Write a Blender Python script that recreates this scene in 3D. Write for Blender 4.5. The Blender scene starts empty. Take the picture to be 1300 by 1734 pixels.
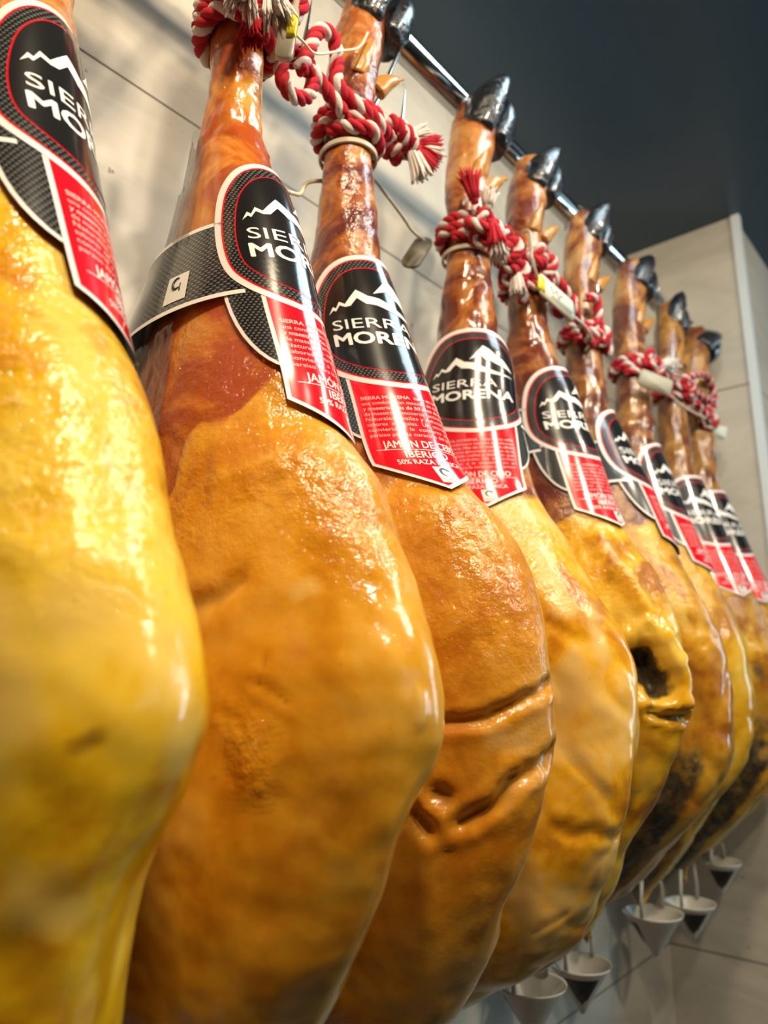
import bpy, bmesh, math, random
import numpy as np
from mathutils import Vector, Matrix, noise
from mathutils.geometry import delaunay_2d_cdt

# ------------------------------------------------------------------ camera
EYE = 1.6
scn = bpy.context.scene
cam_data = bpy.data.cameras.new('camera')
cam = bpy.data.objects.new('camera', cam_data)
scn.collection.objects.link(cam)
scn.camera = cam
cam_data.sensor_fit = 'VERTICAL'
cam_data.sensor_height = 36.0
cam_data.lens = 36.0*1250.0/1734.0
cam_data.clip_start = .01
_R = Vector((.75925, .65080, 0)).normalized()
_F = Vector((-.63510, .74004, .22080)).normalized()
_U = _R.cross(_F).normalized()
cam.matrix_world = Matrix(((_R.x, _U.x, -_F.x, 0), (_R.y, _U.y, -_F.y, 0), (_R.z, _U.z, -_F.z, EYE), (0, 0, 0, 1)))
cam_data.dof.use_dof = True
cam_data.dof.focus_distance = .43
cam_data.dof.aperture_fstop = 6.5

# ------------------------------------------------------------------ light
world = bpy.data.worlds.new('world'); scn.world = world; world.use_nodes = True
world.node_tree.nodes['Background'].inputs[0].default_value = (.35, .42, .5, 1)
world.node_tree.nodes['Background'].inputs[1].default_value = .3
scn.view_settings.view_transform = 'Standard'
scn.view_settings.look = 'None'
scn.view_settings.gamma = 1
scn.view_settings.use_curve_mapping = False
scn.view_settings.exposure = -0.08

def area(name, loc, target, sx, sy, power, color):
    l = bpy.data.lights.new(name, 'AREA'); l.shape = 'RECTANGLE'; l.size = sx; l.size_y = sy
    l.energy = power; l.color = color
    o = bpy.data.objects.new(name, l); scn.collection.objects.link(o)
    o.location = loc
    o.rotation_euler = (Vector(target)-Vector(loc)).to_track_quat('-Z', 'Y').to_euler()
    return o
area('ceiling_spot_near', (.10, -.06, 2.37), (-.28, .15, 1.7), .06, .06, 7.0, (1.0, .80, .54))
area('ceiling_spot_aisle', (.42, .10, 2.37), (-.4, .3, 1.9), .05, .05, 4.6, (1.0, .84, .62))
area('ceiling_spot_middle', (.30, .62, 2.37), (-.3, .6, 1.7), .05, .05, 4, (1.0, .86, .66))
area('ceiling_panel', (-.03, .66, 2.385), (-.08, .68, 1.6), .24, .36, 3.4, (.68, .90, 1.0))
area('ceiling_tube', (.80, 2.45, 2.38), (-.3, 2.0, 1.75), .20, 2.9, 30, (.56, .86, 1.0))
area('return_wall_fill', (.72, .80, 2.37), (-.35, 1.25, 1.3), .06, .06, 5.5, (1.0, .86, .66))  # added warm fill, no known fixture: brightens the return wall
area('shop_window', (3.1, 1.4, 1.9), (-.3, 1.0, 1.9), 1.8, .7, 3.5, (.62, .85, 1.0))


C = scn.collection
def W(a, b, c): return Vector((-a, b, c+EYE))

# ------------------------------------------------------------------ helpers
def link(name, me, parent=None, origin=None):
    o = bpy.data.objects.new(name, me); C.objects.link(o)
    if parent is not None: o.parent = parent
    elif origin is not None: o.location = origin
    return o
def tag(o, label=None, cat=None, group=None, kind=None):
    if label: o['label'] = label
    if cat: o['category'] = cat
    if group: o['group'] = group
    if kind: o['kind'] = kind
    return o
def thing(name, origin, label, cat, group=None):
    o = bpy.data.objects.new(name, None); C.objects.link(o); o.location = origin
    o.empty_display_size = .02
    return tag(o, label, cat, group)
class MB:
    """collects vertices and faces in world coordinates, then links ONE mesh object"""
    def __init__(s): s.v = []; s.f = []; s.m = []; s.uv = {}
    def add(s, verts, faces, mat=0):
        k = len(s.v); s.v += [tuple(p) for p in verts]
        s.f += [tuple(i+k for i in f) for f in faces]; s.m += [mat]*len(faces)
        return k
    def box(s, lo, hi, mat=0):
        x0, y0, z0 = lo; x1, y1, z1 = hi
        s.add([(x0,y0,z0),(x1,y0,z0),(x1,y1,z0),(x0,y1,z0),(x0,y0,z1),(x1,y0,z1),(x1,y1,z1),(x0,y1,z1)],
              [(0,3,2,1),(4,5,6,7),(0,1,5,4),(1,2,6,5),(2,3,7,6),(3,0,4,7)], mat)
    def tube(s, pts, rad, n=8, mat=0, cap=True, closed=False):
        pts = [Vector(p) for p in pts]; m = len(pts)
        if not hasattr(rad, '__len__'): rad = [rad]*m
        T = []
        for i in range(m):
            if closed: d = pts[(i+1) % m]-pts[i-1]
            else: d = pts[min(i+1, m-1)]-pts[max(i-1, 0)]
            T.append(d.normalized() if d.length > 1e-9 else Vector((0,0,1)))
        up = Vector((0,0,1)) if abs(T[0].z) < .9 else Vector((1,0,0))
        N = (up-T[0]*up.dot(T[0])).normalized(); vs = []
        for i in range(m):
            N = (N-T[i]*N.dot(T[i])).normalized(); B = T[i].cross(N)
            for k in range(n):
                a = 2*math.pi*k/n
                vs.append(pts[i]+(N*math.cos(a)+B*math.sin(a))*rad[i])
        fs = []
        for i in range(m if closed else m-1):
            j = (i+1) % m
            for k in range(n):
                fs.append((i*n+k, i*n+(k+1) % n, j*n+(k+1) % n, j*n+k))
        if cap and not closed:
            fs.append(tuple(range(n))[::-1]); fs.append(tuple((m-1)*n+k for k in range(n)))
        s.add(vs, fs, mat)
    def build(s, name, mats, parent=None, origin=None, smooth=True):
        if not isinstance(mats, (list, tuple)): mats = [mats]
        o0 = Vector(parent.location) if parent is not None and parent.parent is None else (Vector(origin) if origin is not None else Vector((0,0,0)))
        if parent is not None and parent.parent is not None: o0 = Vector(parent.parent.location)
        me = bpy.data.meshes.new(name)
        me.from_pydata([(p[0]-o0.x, p[1]-o0.y, p[2]-o0.z) for p in s.v], [], s.f)
        for m in mats: me.materials.append(m)
        me.polygons.foreach_set('material_index', s.m)
        me.polygons.foreach_set('use_smooth', [smooth]*len(s.f))
        me.update()
        ob = bpy.data.objects.new(name, me); C.objects.link(ob)
        if parent is not None: ob.parent = parent
        else: ob.location = o0
        return ob
def spline(pts, step=.0015, closed=False):
    """Catmull-Rom resampling"""
    P = [Vector(p) for p in pts]; n = len(P); out = []
    rng = range(n) if closed else range(n-1)
    for i in rng:
        if closed: p0, p1, p2, p3 = P[i-1], P[i], P[(i+1) % n], P[(i+2) % n]
        else: p0, p1, p2, p3 = P[max(i-1,0)], P[i], P[i+1], P[min(i+2,n-1)]
        k = max(2, int((p2-p1).length/step))
        for j in range(k):
            t = j/k
            out.append(.5*((2*p1)+(p2-p0)*t+(2*p0-5*p1+4*p2-p3)*t*t+(3*p1-p0-3*p2+p3)*t**3))
    if not closed: out.append(P[-1])
    return out
def sstep(a, b, x):
    t = min(1, max(0, (x-a)/(b-a))); return t*t*(3-2*t)

# ------------------------------------------------------------------ materials
def mat(name, col=(.5,.5,.5), rough=.5, metal=0, **kw):
    m = bpy.data.materials.new(name); m.use_nodes = True
    p = m.node_tree.nodes['Principled BSDF']
    p.inputs['Base Color'].default_value = (*col, 1); p.inputs['Roughness'].default_value = rough
    p.inputs['Metallic'].default_value = metal
    for k, v in kw.items(): p.inputs[k.replace('_', ' ')].default_value = v
    return m
class G:
    """small node-graph helper"""
    def __init__(s, m): s.m = m; s.t = m.node_tree; s.p = s.t.nodes['Principled BSDF']
    def n(s, typ, ins={}, **props):
        x = s.t.nodes.new(typ)
        for k, v in props.items(): setattr(x, k, v)
        for k, v in ins.items():
            if isinstance(v, bpy.types.NodeSocket): s.t.links.new(v, x.inputs[k])
            else: x.inputs[k].default_value = v
        return x
    def math(s, op, a, b=0.0, c=None):
        d = {0: a, 1: b}
        if c is not None: d[2] = c
        return s.n('ShaderNodeMath', d, operation=op).outputs[0]
    def ramp(s, fac, stops):
        r = s.n('ShaderNodeValToRGB', {0: fac}); e = r.color_ramp.elements
        while len(e) < len(stops): e.new(.5)
        for i, (q, c) in enumerate(stops): e[i].position = q; e[i].color = (*c, 1) if len(c) == 3 else c
        return r.outputs[0]
    def noise(s, vec, scale, detail=4, rough=.55, dist=0):
        return s.n('ShaderNodeTexNoise', {'Vector': vec, 'Scale': scale, 'Detail': detail, 'Roughness': rough, 'Distortion': dist}).outputs[0]
    def mix(s, f, a, b, mode='MIX'):
        x = s.n('ShaderNodeMix', {}, data_type='RGBA', blend_type=mode)
        for k, v in ((0, f), (6, a), (7, b)):
            if isinstance(v, bpy.types.NodeSocket): s.t.links.new(v, x.inputs[k])
            else: x.inputs[k].default_value = v if k == 0 else (*v, 1)
        return x.outputs[2]
    def out(s, sock, name): s.t.links.new(sock, s.p.inputs[name])
    def bump(s, h, strength, dist, prev=None):
        d = {'Height': h, 'Strength': strength, 'Distance': dist}
        if prev is not None: d['Normal'] = prev
        return s.n('ShaderNodeBump', d).outputs[0]
def coords(g, scale=(1,1,1)):
    geo = g.n('ShaderNodeNewGeometry').outputs['Position']
    return g.n('ShaderNodeMapping', {'Vector': geo, 'Scale': scale}).outputs[0]

def ham_material(name, lo, mid, hi, meat_lo, meat_mid, meat_hi, seed, gloss=.22, fine=1.0):
    coat = .5 if seed < 3 else .32
    m = mat(name, mid, gloss, Subsurface_Weight=.4, Subsurface_Scale=.008, Coat_Weight=coat, Coat_Roughness=.07, IOR=1.45)
    g = G(m); P = coords(g)
    P = g.n('ShaderNodeVectorMath', {0: P, 1: (seed*1.37, seed*.71, seed*.33)}, operation='ADD').outputs[0]
    g.p.inputs['Subsurface Radius'].default_value = (1.0, .45, .12)
    n1 = g.noise(P, 13, 5, .6, .6); n2 = g.noise(P, 55, 4, .6); n3 = g.noise(P, 260, 3, .6)
    fat = g.ramp(g.math('ADD', g.math('MULTIPLY', n1, .75), g.math('MULTIPLY', n2, .25)), [(.40, lo), (.50, mid), (.61, hi)])
    m1 = g.noise(P, 24, 4, .6, 1.0)
    meat = g.ramp(m1, [(.43, meat_lo), (.54, meat_mid), (.66, meat_hi)])
    at = g.n('ShaderNodeAttribute', attribute_name='meat').outputs['Fac']
    mo = g.n('ShaderNodeAttribute', attribute_name='mold').outputs['Fac']
    pa = g.n('ShaderNodeAttribute', attribute_name='pale').outputs['Fac']
    br = g.n('ShaderNodeAttribute', attribute_name='brown').outputs['Fac']
    rag = g.math('MULTIPLY', g.math('SUBTRACT', n2, .5), .9)
    f = g.n('ShaderNodeMapRange', {0: g.math('ADD', at, rag), 1: .35, 2: .65}).outputs[0]
    col = g.mix(f, fat, meat)
    fp = g.n('ShaderNodeMapRange', {0: g.math('ADD', pa, g.math('MULTIPLY', rag, .8)), 1: .35, 2: .8}).outputs[0]
    col = g.mix(fp, col, tuple(min(1, h*.55+q) for h, q in zip(hi, (.34, .22, .07))))
    fb = g.n('ShaderNodeMapRange', {0: g.math('ADD', br, g.math('MULTIPLY', rag, .6)), 1: .25, 2: .85}).outputs[0]
    col = g.mix(fb, col, (.17, .055, .012))
    mould = g.ramp(g.noise(P, 60, 5, .7), [(.35, (.012,.010,.008)), (.5, (.06,.045,.022)), (.62, (.16,.09,.03)), (.72, (.22,.2,.14))])
    fm = g.n('ShaderNodeMapRange', {0: g.math('ADD', mo, g.math('MULTIPLY', rag, 1.1)), 1: .35, 2: .7}).outputs[0]
    col = g.mix(fm, col, mould)
    sp = g.n('ShaderNodeMapRange', {0: g.noise(P, 420, 2, .5), 1: .70, 2: .78}).outputs[0]
    col = g.mix(g.math('MULTIPLY', sp, .35), col, (.25, .10, .02))
    g.out(col, 'Base Color')
    g.out(g.n('ShaderNodeMapRange', {0: fm, 3: 1.0, 4: .0}).outputs[0], 'Coat Weight') if False else None
    rr = g.n('ShaderNodeMapRange', {0: n2, 1: .3, 2: .7, 3: gloss*.7, 4: gloss*1.5}).outputs[0]
    rr = g.math('ADD', rr, g.math('MULTIPLY', fm, .25)); g.out(rr, 'Roughness')
    w = g.n('ShaderNodeAttribute', attribute_name='wrinkle').outputs['Fac']
    vor = g.n('ShaderNodeTexVoronoi', {'Vector': P, 'Scale': 190}, feature='SMOOTH_F1').outputs['Distance']
    b1 = g.bump(g.math('MULTIPLY', n3, w), .40*fine, .0018)
    b2 = g.bump(g.math('MULTIPLY', n2, g.math('ADD', w, .05)), .42*fine, .006, b1)
    b3 = g.bump(g.math('MULTIPLY', vor, w), .22*fine, .0014, b2)
    g.out(b3, 'Normal')
    n4 = g.noise(P, 150, 3, .65, .8)
    b4 = g.bump(g.math('MULTIPLY', n4, g.math('ADD', w, .04)), .75*fine, .0042, b3)
    g.t.links.new(b4, g.p.inputs['Coat Normal'])
    return m

M = {}
M['white_print'] = mat('white_print', (.80,.76,.72), .3, Coat_Weight=.4)
M['white_letter'] = mat('white_letter', (.86,.83,.79), .3)
M['red_print'] = mat('red_print', (.78,.006,.018), .16, Coat_Weight=.6, Coat_Roughness=.05)
M['dark_red'] = mat('red_line_print', (.5,.006,.016), .2, Coat_Weight=.5, Coat_Roughness=.06)
M['black_print'] = mat('black_print', (.011,.010,.010), .2, Coat_Weight=.5, Coat_Roughness=.07)
M['ink'] = mat('dark_ink', (.03,.03,.03), .4)
M['small_letter'] = mat('faint_letter', (.85,.50,.46), .35)
M['cert_white'] = mat('certificate_white', (.72,.71,.66), .35)
M['paper_back'] = mat('paper_back', (.10,.09,.085), .5)
def weave_mat():
    m = mat('carbon_weave_print', (.02,.02,.02), .2, Coat_Weight=.45, Coat_Roughness=.07); g = G(m)
    uv = g.n('ShaderNodeUVMap', uv_map='flat').outputs[0]
    s = g.n('ShaderNodeSeparateXYZ', {0: uv}); u, v = s.outputs[0], s.outputs[1]
    S = 560.0
    vs = g.math('MULTIPLY', v, S); row = g.math('FLOOR', vs); fv = g.math('FRACT', vs)
    us = g.math('ADD', g.math('MULTIPLY', u, S*.62), g.math('MULTIPLY', row, .5))
    fu = g.math('FRACT', g.math('ADD', us, g.math('MULTIPLY', fv, .18)))
    a = g.math('LESS_THAN', g.math('ABSOLUTE', g.math('SUBTRACT', fu, .5)), .27)
    b = g.math('LESS_THAN', g.math('ABSOLUTE', g.math('SUBTRACT', fv, .5)), .3)
    k = g.math('MULTIPLY', g.math('MULTIPLY', a, b), fu)
    g.out(g.mix(k, (.010,.010,.010), (.21,.21,.20)), 'Base Color')
    return m
M['weave'] = weave_mat()
def yarn(name, col):
    m = mat(name, col, .9); g = G(m); P = coords(g)
    n = g.noise(P, 1400, 2); g.out(g.mix(n, tuple(c*.6 for c in col), tuple(min(1, c*1.2) for c in col)), 'Base Color')
    g.out(g.bump(n, .7, .0008), 'Normal'); return m
M['red_yarn'] = yarn('red_yarn', (.50,.008,.022)); M['white_yarn'] = yarn('white_yarn', (.74,.66,.60))
M['chrome'] = mat('chrome', (.62,.60,.58), .13, 1.0)
M['steel'] = mat('hook_steel', (.75,.76,.76), .2, 1.0)
def hoof_mat():
    m = mat('black_hoof', (.012,.012,.013), .2, Coat_Weight=.7, Coat_Roughness=.1); g = G(m); P = coords(g)
    n = g.noise(P, 110, 4, .6); n2 = g.noise(P, 30, 2)
    g.out(g.ramp(n, [(.35, (.006,.006,.008)), (.62, (.022,.024,.028)), (.8, (.10,.10,.09))]), 'Base Color')
    g.out(g.bump(n, .8, .004), 'Normal'); return m
M['hoof'] = hoof_mat()
M['spur'] = mat('amber_dewclaw', (.42,.19,.035), .3, Subsurface_Weight=.2, Subsurface_Scale=.004)
M['twine'] = mat('cream_twine', (.66,.58,.44), .7)
M['plastic_tie'] = mat('cream_cable_tie', (.55,.48,.38), .35)
M['tag_white'] = mat('cream_tag_plastic', (.68,.65,.52), .4, Subsurface_Weight=.1)
M['tag_clear'] = mat('milky_plastic', (.55,.50,.38), .2, Transmission_Weight=.45)
M['tag_yellow'] = mat('yellow_tag_end', (.80,.66,.02), .35)
M['tag_grey'] = mat('grey_tag_print', (.22,.22,.18), .5)
M['cup'] = mat('white_drip_cup_plastic', (.62,.60,.54), .35, Subsurface_Weight=.15, Subsurface_Scale=.004)
M['cup_print'] = mat('dark_cup_print', (.02,.013,.011), .35)
M['cup_brown'] = mat('brown_cup_print', (.07,.035,.025), .35)
def stone_mat(name, base, joints_c, joints_y=None):
    m = mat(name, base, .38); g = G(m)
    P = coords(g); s = g.n('ShaderNodeSeparateXYZ', {0: P}); z = s.outputs[2]
    st = g.n('ShaderNodeMapping', {'Vector': P, 'Scale': (1,1,2.6), 'Rotation': (.25,.1,.2)}).outputs[0]
    n1 = g.noise(st, 4, 6, .62, 1.2); n2 = g.noise(st, 30, 5, .6, .5); n3 = g.noise(P, 70, 3, .5)
    col = g.ramp(n1, [(.3, tuple(c*.78 for c in base)), (.5, base), (.7, tuple(min(1, c*1.12) for c in base))])
    col = g.mix(g.math('MULTIPLY', n2, .30), col, tuple(c*.55 for c in base))
    pit = g.n('ShaderNodeMapRange', {0: n3, 1: .70, 2: .74}).outputs[0]
    col = g.mix(g.math('MULTIPLY', pit, .6), col, (.16,.12,.08))
    t = None
    for c in joints_c:
        d = g.math('ABSOLUTE', g.math('SUBTRACT', z, c+EYE))
        k = g.math('LESS_THAN', d, .0011); t = k if t is None else g.math('MAXIMUM', t, k)
    col = g.mix(t, col, (.085,.055,.03))
    g.out(col, 'Base Color')
    g.out(g.bump(g.math('SUBTRACT', g.math('MULTIPLY', n2, .3), g.math('ADD', t, pit)), .5, .002), 'Normal')
    return m
STONE = (.58,.535,.455)
M['stone'] = stone_mat('limestone_tile', STONE, [-1.306,-.858,-.41,.038,.4855])
M['trim'] = mat('satin_aluminium_trim', (.72,.80,.84), .3, .1)
def ceil_mat():
    m = mat('dark_blue_ceiling', (.035,.07,.105), .34); g = G(m)
    n = g.noise(coords(g), 3, 4); g.out(g.mix(n, (.020,.056,.100), (.026,.066,.116)), 'Base Color'); return m
M['ceiling'] = ceil_mat()
def floor_mat():
    m = mat('grey_floor_tile', (.25,.23,.2), .35); g = G(m)
    n = g.noise(coords(g), 6, 5); g.out(g.mix(n, (.06,.055,.05), (.10,.095,.085)), 'Base Color'); return m
M['floor'] = floor_mat()
M['plaster'] = mat('grey_plaster', (.27,.29,.31), .8)

# ------------------------------------------------------------------ the room
def slab(name, lo, hi, m):
    b = MB(); b.box(lo, hi); o = b.build(name, m, smooth=False); tag(o, kind='structure'); return o
CEIL = EYE+.80
slab('floor', (-.5,-2.0,-.1), (3.2,4.2,0), M['floor'])
slab('wall_left', (-.62,-2.0,0), (-.5,4.2,CEIL), M['stone'])
slab('wall_return', (-.5,1.283,0), (-.285,4.2,CEIL), M['stone'])
slab('trim_1', (-.290,1.279,0), (-.276,1.293,CEIL), M['trim'])
slab('ceiling', (-.62,-2.0,CEIL), (3.2,4.2,CEIL+.1), M['ceiling'])
slab('wall_right', (3.2,-2.0,0), (3.3,4.2,CEIL), M['plaster'])
slab('wall_near', (-.62,-2.1,0), (3.3,-2.0,CEIL), M['plaster'])
slab('wall_far', (-.62,4.2,0), (3.3,4.3,CEIL), M['plaster'])

def interp(x, xs, ys):
    if x <= xs[0]: return ys[0]
    if x >= xs[-1]: return ys[-1]
    for i in range(len(xs)-1):
        if x <= xs[i+1]:
            t = (x-xs[i])/(xs[i+1]-xs[i]); return ys[i]+(ys[i+1]-ys[i])*t
def smooth(xs, ys):
    """monotone cubic (Fritsch-Carlson) through the given points"""
    n = len(xs); d = [(ys[i+1]-ys[i])/(xs[i+1]-xs[i]) for i in range(n-1)]
    m = [d[0]]+[0 if d[i-1]*d[i] <= 0 else 2*d[i-1]*d[i]/(d[i-1]+d[i]) for i in range(1, n-1)]+[d[-1]]
    def f(x):
        if x <= xs[0]: return ys[0]
        if x >= xs[-1]: return ys[-1]
        i = 0
        while x > xs[i+1]: i += 1
        h = xs[i+1]-xs[i]; t = (x-xs[i])/h
        return ((1+2*t)*(1-t)**2*ys[i]+t*(1-t)**2*h*m[i]+t*t*(3-2*t)*ys[i+1]+t*t*(t-1)*h*m[i+1])
    return f
# a = distance from the lens plane towards the wall, b = distance along the row, c = height over eye level
BACK = smooth([-.262,-.245,-.2,-.1,0,.1,.2,.25,.3,.35,.42,.47,.52,.56,.59], [.39,.402,.42,.447,.455,.44,.412,.398,.384,.374,.370,.372,.372,.366,.362])
THICK = smooth([-.262,-.245,-.2,-.1,0,.1,.2,.25,.3,.35,.42,.47,.52,.56,.59], [.004,.022,.046,.059,.06,.053,.042,.035,.028,.0235,.0205,.021,.022,.019,.012])
TS = {1:1.04,2:.93,3:.9,4:1.0,5:.85,6:1.05,7:1.08,8:.95,9:.88}
ROW = {1:.117,2:.255,3:.365,4:.53,5:.64,6:.775,7:.92,8:1.07,9:1.18}
LEG = [(.35,.3275),(.42,.3305),(.47,.329),(.52,.326),(.56,.329),(.59,.338)]
def leg(xs, top=None):
    p = sorted(xs)
    return smooth([q[0] for q in p+LEG], [q[1] for q in p+LEG])
END = [(-.262,.388)]
FRONT = {
 1: leg(END+[(-.245,.345),(-.21,.285),(-.16,.245),(-.114,.226),(-.094,.225),(-.074,.22),(-.057,.211),(-.042,.198),(-.026,.189),(-.007,.183),(.015,.188),(.037,.198),(.065,.212),(.094,.226),(.118,.238),(.136,.249),(.194,.273),(.244,.292),(.30,.308)]),
 2: leg(END+[(-.247,.36),(-.225,.32),(-.19,.285),(-.159,.266),(-.138,.255),(-.116,.247),(-.09,.232),(-.054,.211),(-.035,.196),(-.014,.192),(.016,.197),(.038,.204),(.064,.216),(.097,.231),(.123,.249),(.156,.259),(.2,.274),(.242,.286),(.288,.302),(.315,.316)]),
 3: leg(END+[(-.249,.365),(-.228,.32),(-.205,.291),(-.188,.273),(-.172,.259),(-.152,.246),(-.133,.237),(-.118,.236),(-.105,.228),(-.082,.214),(-.065,.208),(-.039,.199),(-.022,.196),(.005,.2),(.031,.202),(.055,.207),(.075,.214),(.093,.225),(.111,.24),(.135,.258),(.18,.276),(.218,.291),(.264,.306),(.309,.321)]),
 4: leg([(-.262,.385),(-.245,.364),(-.236,.344),(-.222,.328),(-.21,.308),(-.195,.284),(-.183,.271),(-.161,.258),(-.136,.247),(-.105,.241),(-.069,.232),(-.051,.224),(-.023,.22),(.007,.22),(.03,.224),(.056,.235),(.071,.246),(.092,.259),(.12,.273),(.16,.292),(.207,.302),(.241,.309),(.274,.311),(.306,.32)]),
 5: leg(END+[(-.248,.36),(-.22,.325),(-.188,.306),(-.173,.3),(-.138,.284),(-.106,.261),(-.073,.24),(-.055,.233),(-.037,.224),(-.022,.218),(.014,.219),(.04,.222),(.066,.228),(.096,.238),(.119,.253),(.152,.268),(.187,.278),(.216,.286),(.236,.293),(.275,.302),(.305,.312)]),
 6: leg(END+[(-.23,.373),(-.214,.343),(-.195,.322),(-.164,.295),(-.13,.269),(-.106,.249),(-.083,.234),(-.054,.225),(-.021,.222),(.008,.223),(.035,.227),(.066,.237),(.093,.248),(.14,.265),(.207,.286),(.235,.298),(.27,.311),(.304,.322)]),
 7: leg(END+[(-.232,.371),(-.214,.353),(-.173,.321),(-.142,.298),(-.108,.274),(-.085,.256),(-.053,.244),(-.025,.241),(.015,.241),(.054,.247),(.102,.263),(.187,.292),(.263,.315),(.296,.323)]),
 8: leg(END+[(-.24,.383),(-.211,.344),(-.175,.311),(-.134,.277),(-.1,.256),(-.053,.242),(-.01,.24),(.03,.244),(.07,.253),(.12,.27),(.187,.292),(.263,.315),(.296,.323)]),
 9: leg(END+[(-.24,.39),(-.211,.35),(-.175,.318),(-.134,.283),(-.1,.262),(-.053,.247),(-.01,.244),(.03,.247),(.07,.256),(.12,.27),(.187,.292),(.263,.315),(.296,.323)]),
}
LEAN = smooth([-.3,.44,.52,.60], [0,0,.010,.024])      # the trotter leans along the row
def section(h, c, sleeve=False):
    """centre a, half-width across the wall, centre b, half-thickness along the row"""
    af = FRONT[h](c); ab = BACK(c); t = THICK(c)*TS[h]
    if sleeve:
        ab += .012+.028*sstep(.19, .30, c)*0+.010; t += .0035
    else:
        af += .0035*sstep(.095, .13, c)*(1-sstep(.30, .325, c))
    return (af+ab)/2, max(.002, (ab-af)/2), ROW[h]+LEAN(c), t
def surf(h, th, c, off=0, sleeve=False):
    ac, w, bc, t = section(h, c, sleeve)
    ct, st = math.cos(th), math.sin(th)
    if c < .10 and not sleeve:          # the broad side is filled out more evenly than the outer edge
        k = sstep(.45, -.2, st)*(1-sstep(.06, .10, c))
        if k > 0:
            F = FRONT[h]; af = ac-w; d = max(0, min(1, (c+.262)/.06))*.045
            m = (F(c-d)+F(c-d*.66)+F(c-d*.33)+F(c)+F(c+d*.33)+F(c+d*.66)+F(c+d))/7-(.012 if h < 3 else .006)*math.exp(-((c+.10)/.06)**2)
            af += (m-F(c))*k; ab = ac+w; ac, w = (af+ab)/2, max(.002, (ab-af)/2)
    nx, ny = ct/w, st/t; l = math.hypot(nx, ny)
    return ac-w*ct-off*nx/l, bc+t*st+off*ny/l, c

# ------------------------------------------------------------------ hams
SPEC = {
 1: dict(mat=((.62,.25,.004),(.82,.48,.010),(.86,.58,.07),(.34,.09,.02),(.50,.18,.03),(.62,.30,.08)), meat=.30, nz=300, gloss=.17,
    label='nearest ham, bright yellow fat with oily sparkle, cut by left edge of photo'),
 2: dict(mat=((.58,.225,.008),(.70,.33,.018),(.76,.42,.06),(.38,.075,.012),(.54,.17,.018),(.62,.28,.05)), meat=.165, nz=320, gloss=.18,
    label='large amber ham, second from the left, with clear film down its back side'),
 3: dict(mat=((.52,.18,.007),(.66,.29,.018),(.66,.34,.07),(.13,.022,.012),(.36,.10,.018),(.50,.23,.06)), meat=.135, nz=280, gloss=.2,
    label='orange-brown ham with two deep slanting creases across its wide part'),
 4: dict(mat=((.55,.19,.008),(.78,.40,.014),(.78,.50,.14),(.15,.03,.014),(.38,.12,.024),(.50,.25,.08)), meat=.15, nz=240, gloss=.18,
    label='yellow mottled ham, lowest hanging in view, black crumpled hoof against the ceiling'),
 5: dict(mat=((.44,.16,.008),(.74,.40,.012),(.76,.50,.07),(.14,.028,.016),(.33,.11,.026),(.46,.24,.09)), meat=.16, nz=200, gloss=.18,
    label='ham with a dark hollow beneath a thick yellow rind ridge'),
 6: dict(mat=((.34,.12,.010),(.60,.29,.018),(.72,.44,.05),(.13,.035,.018),(.33,.13,.032),(.46,.26,.10)), meat=.17, nz=180, gloss=.2,
    label='ham with wide dark mouldy cut face, just behind the one with a dark hollow'),
 7: dict(mat=((.46,.19,.010),(.66,.36,.016),(.72,.46,.05),(.13,.035,.018),(.33,.13,.032),(.46,.26,.10)), meat=.17, nz=160, gloss=.2,
    label='ham with long smooth yellow rim, third from the far wall'),
 8: dict(mat=((.34,.13,.012),(.60,.32,.018),(.70,.44,.06),(.16,.05,.02),(.34,.15,.03),(.45,.25,.07)), meat=.17, nz=140, gloss=.22,
    label='ham with dark speckled lower face, second from the far tiled wall'),
 9: dict(mat=((.34,.13,.012),(.60,.32,.018),(.70,.44,.06),(.16,.05,.02),(.34,.15,.03),(.45,.25,.07)), meat=.17, nz=140, gloss=.22,
    label='last ham of the row, closest to the far tiled wall'),
}
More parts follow.
